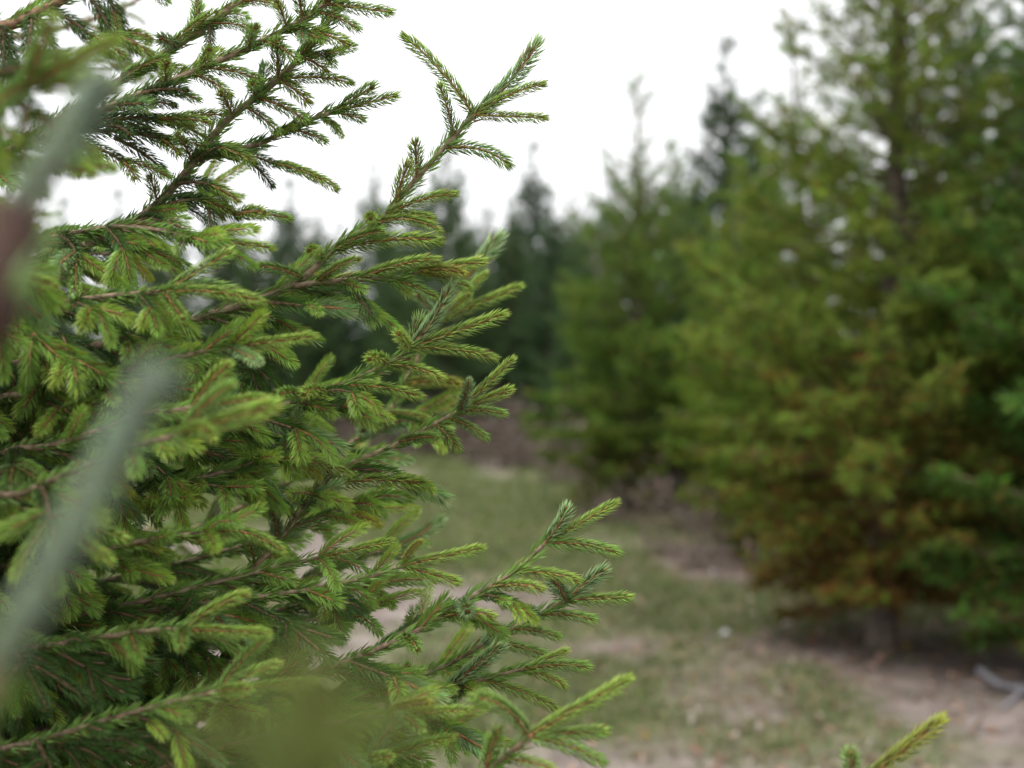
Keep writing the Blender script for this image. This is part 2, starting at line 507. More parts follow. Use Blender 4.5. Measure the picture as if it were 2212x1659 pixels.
TRUNK = np.array((-0.82, 1.62, 0.0))
TRUNK[2] = float(hz(TRUNK[0], TRUNK[1]))
TREE_H = 3.0
def trunk_pt(z):
    return np.array((TRUNK[0] + 0.02 * math.sin(z * 2.1), TRUNK[1] + 0.02 * math.cos(z * 1.7), z))
BRANCHES = []        # (pts, radius profile)
def main_branch(ctrl, r0=0.0075, r1=0.0020, tips=(), sides=(), auto=(0.30, 0.93), gap=0.034, light=False,
                years=1, LL=0.058, needle_from=0.25, down=0.55, want=0.0, fresh_kind=None, bark=(1, 1, 1), tail=True, up_short=True, inner=(0.62, 0.35), twigs=()):
    """ctrl: points from the trunk outwards. tips / sides: single shoots seen in the photograph."""
    bi = len(BRANCHES)
    pts = catmull(ctrl, 0.012)
    seg = np.linalg.norm(np.diff(pts, axis=0), axis=1)
    cum = np.concatenate([[0], np.cumsum(seg)]); tot = cum[-1]
    rad = r0 + (r1 - r0) * (cum / tot) ** 0.8
    rad = rad * (1 + 0.12 * (vnoise(cum * 60, cum * 0 + bi, 3) - 0.5))
    g = Geo()
    V, F = tube(pts, rad, 7)
    g.add(V, F, bark, 1)
    T = np.gradient(pts, axis=0); T /= np.linalg.norm(T, axis=1)[:, None]
    per_m = 1250 if not light else 350
    n = int(tot * (1 - needle_from) * per_m)
    if n > 0:
        s = needle_from + (1 - needle_from) * rng.random(n) ** 0.75
        base = np.stack([np.interp(s * tot, cum, pts[:, k]) for k in range(3)], 1)
        tg = np.stack([np.interp(s * tot, cum, T[:, k]) for k in range(3)], 1)
        rr = np.interp(s * tot, cum, rad)
        Y = np.cross(UPZ, tg); Y /= np.linalg.norm(Y, axis=1)[:, None]; Z = np.cross(tg, Y)
        ph = rng.random(n) * 2 * math.pi
        ra = np.cos(ph)[:, None] * Y + np.sin(ph)[:, None] * Z
        V, F = needles(base + ra * rr[:, None] * 0.7, tg, ra, 0.0130 + 0.004 * rng.random(n), R(28) + 0.16 * rng.standard_normal(n),
                       (0.0008 if not light else 0.0012) * (0.9 + 0.3 * rng.random(n)), 0.3, True)
        k = np.clip((s - 0.45) / 0.4, 0, 1)[:, None] * 0.85
        c = (OLD * (1 - k) + FRESH2 * k) * (0.75 + 0.5 * rng.random((n, 1)))
        dead = rng.random(n) < 0.05
        c[dead] = (0.22, 0.13, 0.07)
        g.add(V, F, np.repeat(c, 4, 0), 0)
    BRANCHES.append(g)
    # twigs along the branch
    s = auto[0] * tot
    k = 0
    while s < auto[1] * tot:
        f = s / tot
        i = min(len(pts) - 1, int(np.searchsorted(cum, s)))
        p, t = pts[i], T[i]
        x, y, z = frame(t, UPZ)
        u = random.random()
        sgn = -1 if k % 2 else 1
        if u < down:
            rdir = nrm(sgn * y * random.uniform(0.35, 0.9) - z * random.uniform(0.35, 0.9))
        elif u < 0.87:
            rdir = nrm(sgn * y + z * random.uniform(-0.25, 0.35))
        else:
            rdir = nrm(sgn * y * random.uniform(0.2, 0.7) + z)
        a = R(random.uniform(26, 46))
        q = math.cos(a) * t + math.sin(a) * rdir
        upw = rdir[2] > 0.35
        rest = (1 - f) * tot
        yy = min(years + (1 if rest > 0.30 and random.random() < 0.55 else 0), 2)
        Lk = LL * random.uniform(0.75, 1.2) * min(1.0, 0.6 + rest * 2.2)
        if upw and up_short:
            yy, Lk = 0, LL * random.uniform(0.5, 0.85)
        elif rest < 0.12:
            yy = 0 if random.random() < 0.6 else 1
            Lk *= 0.8
        q[2] = q[2] * 0.72 - 0.01
        fkk = fresh_kind
        if fkk is None and f < inner[0] and random.random() < inner[1]:
            fkk = 'old'                      # inner twigs no longer flush; their dark needles also stand in for inner shade
        spray(bi, p, nrm(q), Lk, yy, light, fkk)
        s += gap * random.uniform(0.7, 1.35)
        k += 1
    e, t = pts[-1], T[-1]
    for tp in tips:
        b = tp[0]
        put_between(bi, tp[1] if len(tp) > 1 else 'fresh', e, b, tp[2] if len(tp) > 2 else 0.1, thick=tp[3] if len(tp) > 3 else 1.0)
    for a, b, kd, bd, *th in sides:
        i = int(np.argmin(np.linalg.norm(pts - a, axis=1)))
        put_between(bi, kd, pts[i], b, bd, thick=th[0] if th else 1.0)
    for a, m, b in twigs:               # a twig of two years: dark older half, light young end with side shoots
        i = int(np.argmin(np.linalg.norm(pts - a, axis=1)))
        a = pts[i]
        put_between(bi, 'old', a, m, 0.25)
        put_between(bi, 'fresh', m, b, 0.45)
        d1, d2 = nrm(m - a), nrm(b - m)
        x, y, z = frame(d2, UPZ)
        Lb = np.linalg.norm(b - m)
        for sg in (random.choice((-1, 1)),):
            put_shoot(bi, 'fresh', m, nrm(0.8 * d2 + sg * 0.55 * y + random.uniform(-0.25, 0.2) * z), Lb * random.uniform(0.55, 0.85), 0.4, want=4.0)
        x, y, z = frame(d1, UPZ)
        for f in (0.6,):
            put_shoot(bi, 'old' if random.random() < 0.5 else 'fresh', a + (m - a) * f, nrm(0.75 * d1 + random.choice((-1, 1)) * 0.6 * y - random.uniform(-0.1, 0.5) * z), np.linalg.norm(m - a) * 0.45, 0.4, want=2.0)
    if not tips and tail:
        x, y, z = frame(t, UPZ)
        spray(bi, e, nrm(t + 0.1 * rng.standard_normal(3)), LL * 1.15, 0, light, fresh_kind)
        for k in range(3):
            a = R(random.uniform(38, 55)); ph = random.uniform(-0.5, 0.7) + (0, math.pi, 1.6)[k]
            spray(bi, e - t * 0.002, nrm(math.cos(a) * t + math.sin(a) * (math.cos(ph) * y + math.sin(ph) * z * 0.7)), LL * 0.85, 0, light, fresh_kind)
    return bi

def PB(lst, zb=None):
    """branch seen in the photograph: measured points, joined to the trunk"""
    pts = [P(*q) for q in lst]
    d = pts[1] - pts[0]
    hd = math.hypot(pts[0][0] - TRUNK[0], pts[0][1] - TRUNK[1])
    z0 = max(0.25, pts[0][2] - hd * (0.30 if zb is None else zb))
    return [trunk_pt(z0)] + pts
def TP(px, py, d, kind='fresh', bend=0.1):
    return (P(px, py, d), kind, bend)
def SD(ax, ay, ad, bx, by, bd, kind='fresh', bend=0.2):
    return (P(ax, ay, ad), P(bx, by, bd), kind, bend)

def TW(ax, ay, ad, mx, my, md, bx, by, bd):
    return (P(ax, ay, ad), P(mx, my, md), P(bx, by, bd))
# --- the branches the photograph shows, top to bottom
main_branch(PB([(-150, 130, 1.24), (40, 48, 1.20), (150, -10, 1.19), (330, -110, 1.18)]), 0.0085, 0.004, gap=0.06, auto=(0.42, 0.98), down=0.8, years=0, LL=0.05, bark=(0.9, 0.75, 0.65),
            sides=[SD(80, 30, 1.2, 60, 112, 1.16, 'old', 0.2), SD(60, 35, 1.2, 125, 128, 1.16, 'old', 0.3), SD(10, 60, 1.2, 25, 130, 1.17, 'old', 0.2)],
            twigs=[TW(90, 28, 1.19, 190, 72, 1.18, 262, 118, 1.17), TW(170, -10, 1.19, 241, 72, 1.18, 318, 112, 1.17), TW(200, -30, 1.19, 270, 70, 1.19, 320, 80, 1.18), TW(0, 66, 1.2, 8, 150, 1.16, 5, 210, 1.15)])
main_branch(PB([(-40, 350, 1.46), (100, 275, 1.41), (230, 192, 1.38), (380, 100, 1.36), (520, 2, 1.35), (640, -90, 1.35)]), 0.0072, 0.003, gap=0.12, auto=(0.5, 0.98), LL=0.04, down=0.3, years=0, bark=(1.25, 1.25, 1.2),
            sides=[SD(266, 172, 1.38, 357, 126, 1.35, 'fresh', 0.5), SD(365, 108, 1.36, 464, 26, 1.34, 'fresh', 0.5), SD(380, 100, 1.36, 350, 84, 1.32, 'pale', 0.1), SD(516, 5, 1.35, 600, 10, 1.33, 'fresh', 0.3), SD(455, 50, 1.35, 537, 60, 1.33, 'fresh', 0.4),
                   SD(450, 55, 1.35, 455, 103, 1.33, 'old', 0.1), SD(400, 90, 1.36, 430, 20, 1.38, 'fresh', 0.1), SD(320, 140, 1.37, 400, 150, 1.35, 'fresh', 0.5), SD(430, 65, 1.35, 425, 0, 1.35, 'fresh', 0.0)])
main_branch(PB([(-60, 370, 1.38), (100, 292, 1.30), (250, 226, 1.28), (440, 146, 1.27), (620, 62, 1.26), (705, 8, 1.25)]), 0.0072, 0.0026, gap=0.085, auto=(0.40, 0.97), LL=0.042, down=0.7, years=0,
            tips=[TP(838, 25, 1.24), TP(800, -55, 1.25), TP(742, -60, 1.24), TP(690, -50, 1.22)],
            sides=[SD(445, 145, 1.27, 452, 108, 1.22), SD(548, 100, 1.26, 552, 60, 1.21), SD(348, 185, 1.28, 360, 140, 1.24), SD(640, 55, 1.26, 745, 92, 1.23), SD(560, 95, 1.26, 640, 128, 1.23, 'fresh', 0.5),
                   SD(451, 145, 1.27, 559, 172, 1.25, 'fresh', 0.4), SD(420, 155, 1.27, 494, 202, 1.25, 'fresh', 0.4), SD(340, 188, 1.28, 425, 213, 1.26, 'fresh', 0.4), SD(250, 226, 1.28, 372, 225, 1.25, 'old', 0.3), SD(300, 205, 1.28, 395, 195, 1.25, 'old', 0.3),
                   SD(620, 62, 1.26, 600, 5, 1.24), SD(650, 45, 1.26, 640, -20, 1.23), SD(680, 25, 1.25, 770, 60, 1.23, 'fresh', 0.3)],
            twigs=[TW(110, 288, 1.3, 330, 258, 1.27, 446, 264, 1.26), TW(100, 292, 1.3, 345, 300, 1.28, 446, 318, 1.27), TW(90, 296, 1.3, 262, 346, 1.27, 362, 380, 1.26), TW(160, 265, 1.29, 360, 262, 1.3, 490, 249, 1.29), TW(80, 300, 1.31, 150, 350, 1.28, 205, 352, 1.27)])
main_branch(PB([(-60, 660, 1.44), (90, 575, 1.37), (290, 478, 1.30), (395, 380, 1.29), (480, 270, 1.28), (600, 172, 1.28), (690, 75, 1.28), (745, -20, 1.28)]), 0.0088, 0.0024, gap=0.075, auto=(0.30, 0.97), LL=0.045, down=0.75, years=0,
            sides=[SD(420, 350, 1.29, 385, 290, 1.25), SD(610, 160, 1.28, 752, 177, 1.25), SD(615, 165, 1.28, 600, 95, 1.25), SD(650, 115, 1.28, 700, 150, 1.26, 'fresh', 0.3), SD(560, 205, 1.28, 657, 258, 1.25, 'fresh', 0.5), SD(590, 180, 1.28, 660, 215, 1.26, 'fresh', 0.4),
                   SD(500, 250, 1.28, 480, 205, 1.25), SD(540, 215, 1.28, 545, 180, 1.23), SD(345, 430, 1.3, 325, 385, 1.27), SD(650, 115, 1.28, 700, 60, 1.25), SD(520, 235, 1.28, 600, 285, 1.26, 'fresh', 0.5)],
            twigs=[TW(421, 340, 1.29, 470, 318, 1.26, 540, 346, 1.25), TW(440, 330, 1.29, 590, 352, 1.26, 724, 404, 1.24), TW(378, 400, 1.29, 450, 398, 1.26, 508, 430, 1.25), TW(360, 415, 1.29, 510, 465, 1.26, 620, 470, 1.25), TW(288, 478, 1.3, 345, 476, 1.27, 405, 500, 1.26),
                   TW(330, 445, 1.3, 430, 432, 1.27, 495, 455, 1.26)])
main_branch([P(430, 345, 1.29), P(560, 310, 1.29), P(650, 266, 1.28), P(725, 240, 1.27)], 0.0026, 0.0017, gap=0.04, auto=(0.25, 0.9), LL=0.035, years=0, down=0.5, needle_from=0.0, up_short=False,
            tips=[TP(850, 208, 1.26), TP(800, 190, 1.26, 'fresh', -0.2), TP(780, 256, 1.26)], sides=[SD(620, 280, 1.28, 700, 303, 1.26)])
HB = main_branch(PB([(-100, 830, 1.42), (100, 775, 1.36), (380, 702, 1.30), (620, 622, 1.29), (720, 540, 1.29), (830, 466, 1.29), (900, 385, 1.30), (1024, 248, 1.30)]), 0.0078, 0.0021, gap=0.030, auto=(0.35, 0.78), LL=0.060, down=0.72, years=1,
            tips=[TP(878, 84, 1.29, 'fresh', 0.55), TP(1156, 96, 1.31, 'pale', -0.3), TP(1169, 181, 1.29, 'fresh', 0.25), TP(1173, 254, 1.28, 'fresh', 0.05)],
            sides=[SD(985, 298, 1.3, 952, 188, 1.28, 'fresh', 0.2), SD(972, 318, 1.3, 1095, 353, 1.28, 'fresh', 0.6), SD(902, 385, 1.3, 898, 314, 1.27), SD(850, 440, 1.29, 880, 360, 1.27, 'fresh', 0.4),
                   SD(832, 466, 1.29, 978, 418, 1.26, 'fresh', 0.2), SD(825, 470, 1.29, 930, 470, 1.27, 'fresh', 0.4), SD(800, 485, 1.29, 945, 495, 1.26, 'fresh', 0.6), SD(790, 490, 1.29, 800, 470, 1.22),
                   SD(725, 540, 1.29, 820, 500, 1.26, 'fresh', 0.5), SD(690, 565, 1.29, 670, 540, 1.22), SD(650, 600, 1.29, 560, 575, 1.25), SD(740, 540, 1.29, 940, 520, 1.25, 'fresh', 0.5)])
main_branch([P(630, 618, 1.29), P(740, 606, 1.27), P(860, 600, 1.26), P(900, 588, 1.255)], 0.0032, 0.0018, gap=0.028, auto=(0.1, 0.95), LL=0.048, years=0, down=0.5, needle_from=0.0, up_short=False,
            tips=[TP(1037, 566, 1.25), TP(1010, 618, 1.25, 'fresh', 0.5), TP(1000, 590, 1.23, 'yellow', 0.3)],
            sides=[SD(700, 610, 1.28, 770, 560, 1.23), SD(780, 605, 1.27, 940, 560, 1.24, 'fresh', 0.4), SD(730, 605, 1.27, 800, 680, 1.25, 'old', 0.5), SD(830, 600, 1.26, 940, 640, 1.25, 'fresh', 0.5)])
main_branch(PB([(-100, 1075, 1.36), (120, 1010, 1.30), (470, 915, 1.27), (700, 846, 1.26), (838, 786, 1.26), (885, 752, 1.26)]), 0.0065, 0.0020, gap=0.030, auto=(0.35, 0.93), LL=0.058, down=0.6, years=1,
            tips=[TP(972, 622, 1.245, 'pale', -0.25), TP(1082, 681, 1.24, 'fresh', -0.1), TP(1064, 771, 1.245, 'fresh', 0.2), TP(862, 722, 1.205, 'fresh', 0.0), TP(905, 690, 1.29)],
            sides=[SD(830, 790, 1.26, 800, 775, 1.20), SD(700, 846, 1.26, 660, 850, 1.20), SD(850, 780, 1.26, 950, 815, 1.24, 'fresh', 0.4), SD(740, 830, 1.26, 905, 855, 1.24, 'fresh', 0.4), SD(640, 865, 1.26, 610, 850, 1.20)])
main_branch(PB([(-40, 1480, 1.52), (200, 1425, 1.45), (450, 1312, 1.38), (600, 1168, 1.36), (712, 1030, 1.35), (860, 958, 1.34), (992, 888, 1.33)]), 0.0078, 0.0020, gap=0.036, auto=(0.35, 0.86), LL=0.058, down=0.6, years=1, bark=(1.5, 1.5, 1.5),
            tips=[TP(1104, 779, 1.32, 'fresh', -0.1), TP(1098, 843, 1.32, 'fresh', 0.1), TP(1086, 893, 1.31, 'fresh', 0.4), TP(1012, 828, 1.29, 'pale', -0.3)],
            sides=[SD(965, 905, 1.33, 1047, 943, 1.31, 'fresh', 0.4), SD(930, 925, 1.33, 985, 965, 1.31, 'fresh', 0.4), SD(690, 1055, 1.35, 915, 1046, 1.33, 'fresh', 0.5), SD(712, 1030, 1.35, 692, 975, 1.33, 'pale', 0.1), SD(640, 1120, 1.36, 560, 1030, 1.33, 'pale', 0.1),
                   SD(860, 960, 1.34, 940, 945, 1.30, 'fresh', 0.5), SD(600, 1165, 1.36, 590, 1080, 1.32, 'pale', 0.3)])
main_branch(PB([(100, 1230, 1.84), (450, 1130, 1.75), (790, 935, 1.66), (880, 815, 1.64), (946, 692, 1.62)]), 0.006, 0.0022, gap=0.045, auto=(0.30, 0.9), LL=0.07, years=1, bark=(1.5, 1.45, 1.4),
            tips=[TP(1075, 520, 1.62, 'pale', -0.1), TP(1046, 593, 1.6, 'fresh', 0.0), TP(1117, 621, 1.6, 'fresh', -0.1), TP(905, 640, 1.6, 'pale', 0.0), TP(1010, 640, 1.55)],
            sides=[SD(870, 830, 1.64, 990, 832, 1.6, 'yellow', 0.3), SD(830, 885, 1.65, 925, 905, 1.6, 'fresh', 0.3), SD(800, 925, 1.66, 785, 930, 1.58, 'pale', 0.2)])
main_branch(PB([(-100, 1605, 1.36), (250, 1560, 1.30), (650, 1460, 1.26), (870, 1378, 1.25), (1000, 1302, 1.25), (1110, 1235, 1.25), (1178, 1172, 1.25)]), 0.0065, 0.0019, gap=0.030, auto=(0.35, 0.93), LL=0.058, down=0.6, years=1,
            tips=[TP(1327, 1088, 1.24, 'fresh', -0.05), TP(1222, 1103, 1.24, 'pale', -0.4), TP(1327, 1192, 1.235, 'fresh', 0.3)],
            sides=[SD(1120, 1225, 1.25, 1243, 1252, 1.24, 'fresh', 0.4), SD(1050, 1270, 1.25, 1165, 1270, 1.22, 'fresh', 0.4), SD(1010, 1295, 1.25, 1010, 1320, 1.18, 'pale', 0.1), SD(880, 1375, 1.25, 900, 1400, 1.19), SD(960, 1325, 1.25, 1060, 1330, 1.22, 'fresh', 0.5)])
main_branch(PB([(-100, 1680, 1.56), (500, 1590, 1.45), (900, 1465, 1.38), (1050, 1388, 1.36), (1130, 1345, 1.36), (1222, 1296, 1.36)]), 0.006, 0.0018, gap=0.036, auto=(0.35, 0.8), LL=0.048, years=1,
            tips=[TP(1299, 1236, 1.35, 'pale', -0.1), TP(1354, 1290, 1.34, 'fresh', 0.1), TP(1195, 1250, 1.32, 'pale', 0.0)],
            sides=[SD(1170, 1325, 1.36, 1278, 1337, 1.34, 'fresh', 0.2), SD(1110, 1355, 1.36, 1203, 1374, 1.34, 'fresh', 0.3), SD(1150, 1335, 1.36, 1140, 1318, 1.3, 'pale', 0.0), SD(1060, 1385, 1.36, 1062, 1372, 1.31, 'pale', 0.0), SD(1040, 1390, 1.36, 1175, 1415, 1.34, 'fresh', 0.4)])
main_branch(PB([(-100, 1800, 1.46), (500, 1660, 1.38), (900, 1525, 1.33), (1040, 1468, 1.31), (1130, 1446, 1.30)]), 0.006, 0.0018, gap=0.030, auto=(0.35, 0.95), LL=0.058, years=1,
            tips=[TP(1264, 1440, 1.28, 'fresh', 0.3), TP(1220, 1407, 1.3, 'fresh', 0.1), TP(1217, 1478, 1.28, 'fresh', 0.4)],
            sides=[SD(920, 1515, 1.33, 880, 1440, 1.3, 'fresh', 0.2), SD(1050, 1465, 1.31, 1200, 1530, 1.29, 'fresh', 0.4), SD(900, 1400, 1.27, 940, 1555, 1.22, 'old', 0.3), SD(960, 1500, 1.33, 1080, 1400, 1.3, 'pale', 0.1)])
main_branch(PB([(-100, 2080, 1.30), (500, 1890, 1.15), (900, 1745, 1.08), (1050, 1665, 1.06), (1142, 1590, 1.05)]), 0.006, 0.0020, gap=0.036, auto=(0.35, 0.94), LL=0.058, years=1,
            tips=[TP(1350, 1471, 1.04, 'fresh', -0.15), TP(1030, 1508, 1.02, 'fresh', 0.6), TP(1300, 1579, 1.06, 'fresh', 0.1), TP(1294, 1642, 1.03, 'fresh', 0.4)],
            sides=[SD(1060, 1660, 1.06, 1075, 1585, 1.04), SD(1080, 1640, 1.06, 1190, 1660, 1.03, 'fresh', 0.3)])
main_branch(PB([(-100, 2350, 1.36), (700, 2150, 1.18), (1500, 1880, 1.08), (1760, 1760, 1.05), (1875, 1680, 1.05)]), 0.0065, 0.0020, gap=0.04, auto=(0.3, 0.93), LL=0.058, years=1,
            tips=[TP(2026, 1560, 1.04, 'yellow', -0.1), TP(2010, 1690, 1.02), TP(1990, 1740, 1.02)], sides=[SD(1850, 1700, 1.05, 1838, 1632, 1.03, 'fresh', 0.0)])
# --- fill of the flank
FILL = [
    ([(-50, 1480, 1.52), (300, 1400, 1.46), (600, 1320, 1.42), (790, 1265, 1.40)], dict(LL=0.058)),
    ([(-50, 1385, 1.32), (300, 1300, 1.28), (560, 1235, 1.27), (690, 1205, 1.26)], dict(LL=0.058, inner=(0.6, 0.5))),
    ([(-50, 1130, 1.34), (250, 1080, 1.30), (480, 1020, 1.28), (600, 990, 1.27)], dict(LL=0.058)),
    ([(-100, 1400, 1.36), (200, 1335, 1.30), (560, 1290, 1.25), (760, 1255, 1.24), (870, 1222, 1.24)], dict(tips=[TP(1036, 1184, 1.23, 'fresh', 0.15), TP(985, 1255, 1.23), TP(905, 1170, 1.23, 'yellow', 0.3)])),
    ([(-60, 700, 1.24), (100, 660, 1.18), (230, 640, 1.15), (360, 630, 1.13)], dict(LL=0.07, years=2)),
    ([(-60, 890, 1.27), (80, 850, 1.21), (250, 805, 1.17), (400, 768, 1.15), (500, 750, 1.14)], dict(LL=0.060)),
    ([(-120, 1120, 1.08), (60, 1060, 1.00), (220, 990, 0.96), (330, 955, 0.93), (400, 935, 0.92)], dict(LL=0.058, gap=0.04)),
    ([(-100, 1250, 1.30), (100, 1215, 1.22), (300, 1170, 1.17), (450, 1150, 1.15)], dict(LL=0.060)),
    ([(-100, 1420, 1.22), (100, 1395, 1.14), (300, 1365, 1.08), (400, 1360, 1.06)], dict(LL=0.060)),
    ([(-100, 1640, 1.18), (80, 1600, 1.10), (300, 1535, 1.06), (480, 1490, 1.05)], dict(LL=0.060)),
    ([(-100, 1780, 1.26), (200, 1710, 1.20), (500, 1610, 1.15), (700, 1565, 1.13), (840, 1545, 1.12)], dict(LL=0.060)),
    ([(-50, 1030, 1.72), (200, 980, 1.68), (500, 900, 1.64), (660, 850, 1.62)], dict(LL=0.07)),
    ([(-50, 1420, 1.74), (250, 1360, 1.70), (600, 1270, 1.65), (820, 1190, 1.62)], dict(LL=0.07)),
    ([(-60, 560, 1.34), (80, 520, 1.27), (250, 490, 1.23), (360, 500, 1.22), (430, 515, 1.21)], dict(LL=0.060, down=0.8)),
    ([(-100, 270, 0.90), (-20, 230, 0.82), (60, 185, 0.78)], dict(LL=0.058, gap=0.026)),
    ([(-50, 820, 1.50), (200, 760, 1.45), (450, 690, 1.42), (600, 640, 1.41)], dict(LL=0.07)),
    ([(-50, 1560, 1.46), (250, 1500, 1.42), (560, 1400, 1.38), (760, 1330, 1.37)], dict(LL=0.060)),
    ([(-50, 1170, 1.48), (250, 1110, 1.44), (500, 1030, 1.42), (640, 980, 1.40)], dict(LL=0.060)),
    ([(-60, 1010, 1.20), (120, 960, 1.12), (300, 900, 1.08), (420, 880, 1.06)], dict(LL=0.060)),
    ([(-100, 1960, 1.24), (250, 1820, 1.18), (600, 1700, 1.14), (800, 1640, 1.12)], dict(LL=0.060)),
    ([(-50, 620, 1.60), (150, 540, 1.56), (330, 460, 1.53), (430, 420, 1.52)], dict(LL=0.060)),
    ([(-50, 1700, 1.70), (300, 1620, 1.66), (700, 1510, 1.60), (950, 1440, 1.56)], dict(LL=0.07)),
    ([(-50, 1300, 1.60), (250, 1250, 1.56), (560, 1170, 1.52), (760, 1110, 1.50)], dict(LL=0.060)),
    ([(-60, 1880, 1.60), (300, 1760, 1.50), (700, 1640, 1.46), (960, 1590, 1.42)], dict(LL=0.060)),
]
for ctrl, kw in FILL:
    k = dict(r0=0.006, r1=0.0019, gap=0.031, auto=(0.30, 0.96), LL=0.060, down=0.55, years=1)
    if ctrl[0][1] > 1330:
        k['inner'] = (0.88, 0.8)          # dark old needles stand in for shade low on the flank
    k.update(kw)
    main_branch(PB(ctrl), **k)
# --- two shoots and a tuft that reach close past the lens
main_branch(PB([(-420, 1150, 0.85), (-230, 950, 0.52), (-110, 800, 0.40), (-20, 590, 0.42), (25, 480, 0.43)]), 0.012, 0.0115, auto=(0.99, 0.99), tail=False, needle_from=0.97, bark=(0.16, 0.075, 0.05),
            tips=[(P(212, 195, 0.44), 'stalk', 0.0, 2.3)])
main_branch(PB([(-420, 1900, 0.80), (-260, 1750, 0.50), (-160, 1650, 0.38), (-30, 1480, 0.335)]), 0.006, 0.0042, auto=(0.99, 0.99), tail=False, needle_from=0.97,
            tips=[(P(155, 1160, 0.335), 'stalk', 0.0, 1.45)], sides=[(P(-30, 1480, 0.335), P(310, 865, 0.34), 'stalk', 0.0, 1.45)])
main_branch(PB([(-500, 2600, 0.80), (0, 2250, 0.42), (400, 1960, 0.27), (600, 1760, 0.235), (640, 1690, 0.23)]), 0.006, 0.0020, auto=(0.99, 0.99), tail=False, needle_from=0.6, bark=(1.2, 0.75, 0.5),
            tips=[TP(670, 1455, 0.205, 'olive', 0.1), TP(850, 1530, 0.21, 'olive', 0.3), TP(470, 1560, 0.21, 'olive', 0.3), TP(700, 1600, 0.19, 'olive', 0.0)])
N_SEEN = len(BRANCHES)
# --- the sides of the tree that face away, and its top and skirt
for k in range(46):
    z = 0.25 + (TREE_H - 0.45) * ((k + 0.5) / 46) ** 0.9
    az = k * 2.39996
    ln = min(1.0, 0.25 + 0.42 * (TREE_H - z)) * random.uniform(0.85, 1.1)
    d = np.array((math.cos(az), math.sin(az), 0))
    toward = d @ nrm(np.array((0.75, -0.9, 0)))
    if toward > 0.35 and 0.8 < z < 1.9:
        continue
    b = trunk_pt(z)
    rise = 0.45 if z > 1.6 else 0.22
    pts = [b, b + d * ln * 0.35 + UPZ * ln * rise * 0.25, b + d * ln * 0.7 + UPZ * ln * rise * 0.55, b + d * ln + UPZ * ln * rise]
    u, v, dep = project(pts[-1] + d * 0.12)
    if u > 900 and dep > 0 and v < 1750:
        continue
    main_branch(pts, 0.0065, 0.002, light=True, gap=0.075, auto=(0.25, 0.95), LL=0.085, years=1, needle_from=0.3)

def make_front_tree():
    root = link("spruce_tree", None, loc=TRUNK)
    tag(root, "dense young spruce filling the foreground with sharply focused needled branches", "spruce tree", "spruces of the plantation")
    inv = -TRUNK
    zs = np.linspace(-0.08, TREE_H, 60)
    pts = np.array([trunk_pt(z + TRUNK[2] if z < 0 else z) for z in zs])
    rad = 0.042 * (1 - np.clip(zs, 0, None) / TREE_H) ** 0.8 + 0.004
    rad = rad * (1 + 0.08 * np.sin(zs * 23)) + np.where(zs < 0.1, 0.012, 0)
    V, F = tube(pts, rad, 14)
    g = Geo(); g.add(V + inv, F, (0.8, 0.8, 0.8), 0)
    link("trunk", g.mesh("trunk", [M_bark]), root)
    objs = []
    for g in BRANCHES:
        V, F, C, M = g.arrays()
        objs.append(link("branch", build_mesh("branch", V + inv, F, C, [M_needle, M_bark], M), root))
    # which shoots show largest
    for s in SHOOTS:
        mid = s['t'] + s['M'] @ s['p'].end * 0.5
        u, v, dep = project(mid)
        inside = (-30 < u < 2240) and (-30 < v < 1690) and dep > 0.1
        s['score'] = (s['L'] / max(dep, 0.15) * (1.35 - 0.5 * dep) if inside else 0) + (s['want'] if inside else 0) * 0.02
    order = sorted(range(len(SHOOTS)), key=lambda i: -SHOOTS[i]['score'])
    single = set(order[:300])
    rest = Geo()
    for i, s in enumerate(SHOOTS):
        if i in single:
            p = s['p']
            if p.mesh is None:
                p.mesh = build_mesh("shoot", p.V, p.F, p.C, [M_needle, M_bark], p.M)
            o = link("shoot", p.mesh, objs[s['b']])
            m = np.eye(4); m[:3, :3] = s['M']; m[:3, 3] = s['t'] + inv
            from mathutils import Matrix
            o.matrix_basis = Matrix(m.tolist())
        else:
            p = s['p']
            Vl, Fl, Cl, Ml = p.low
            rest.add(Vl @ s['M'].T + s['t'] + inv, Fl, Cl, Ml)
    o = link("needled_shoots", rest.mesh("needled_shoots", [M_needle, M_bark]), root)
    o["kind"] = "stuff"
    print("shoots", len(SHOOTS), "branches", len(BRANCHES), "rest tris", sum(len(f) for f in rest.F))
make_front_tree()

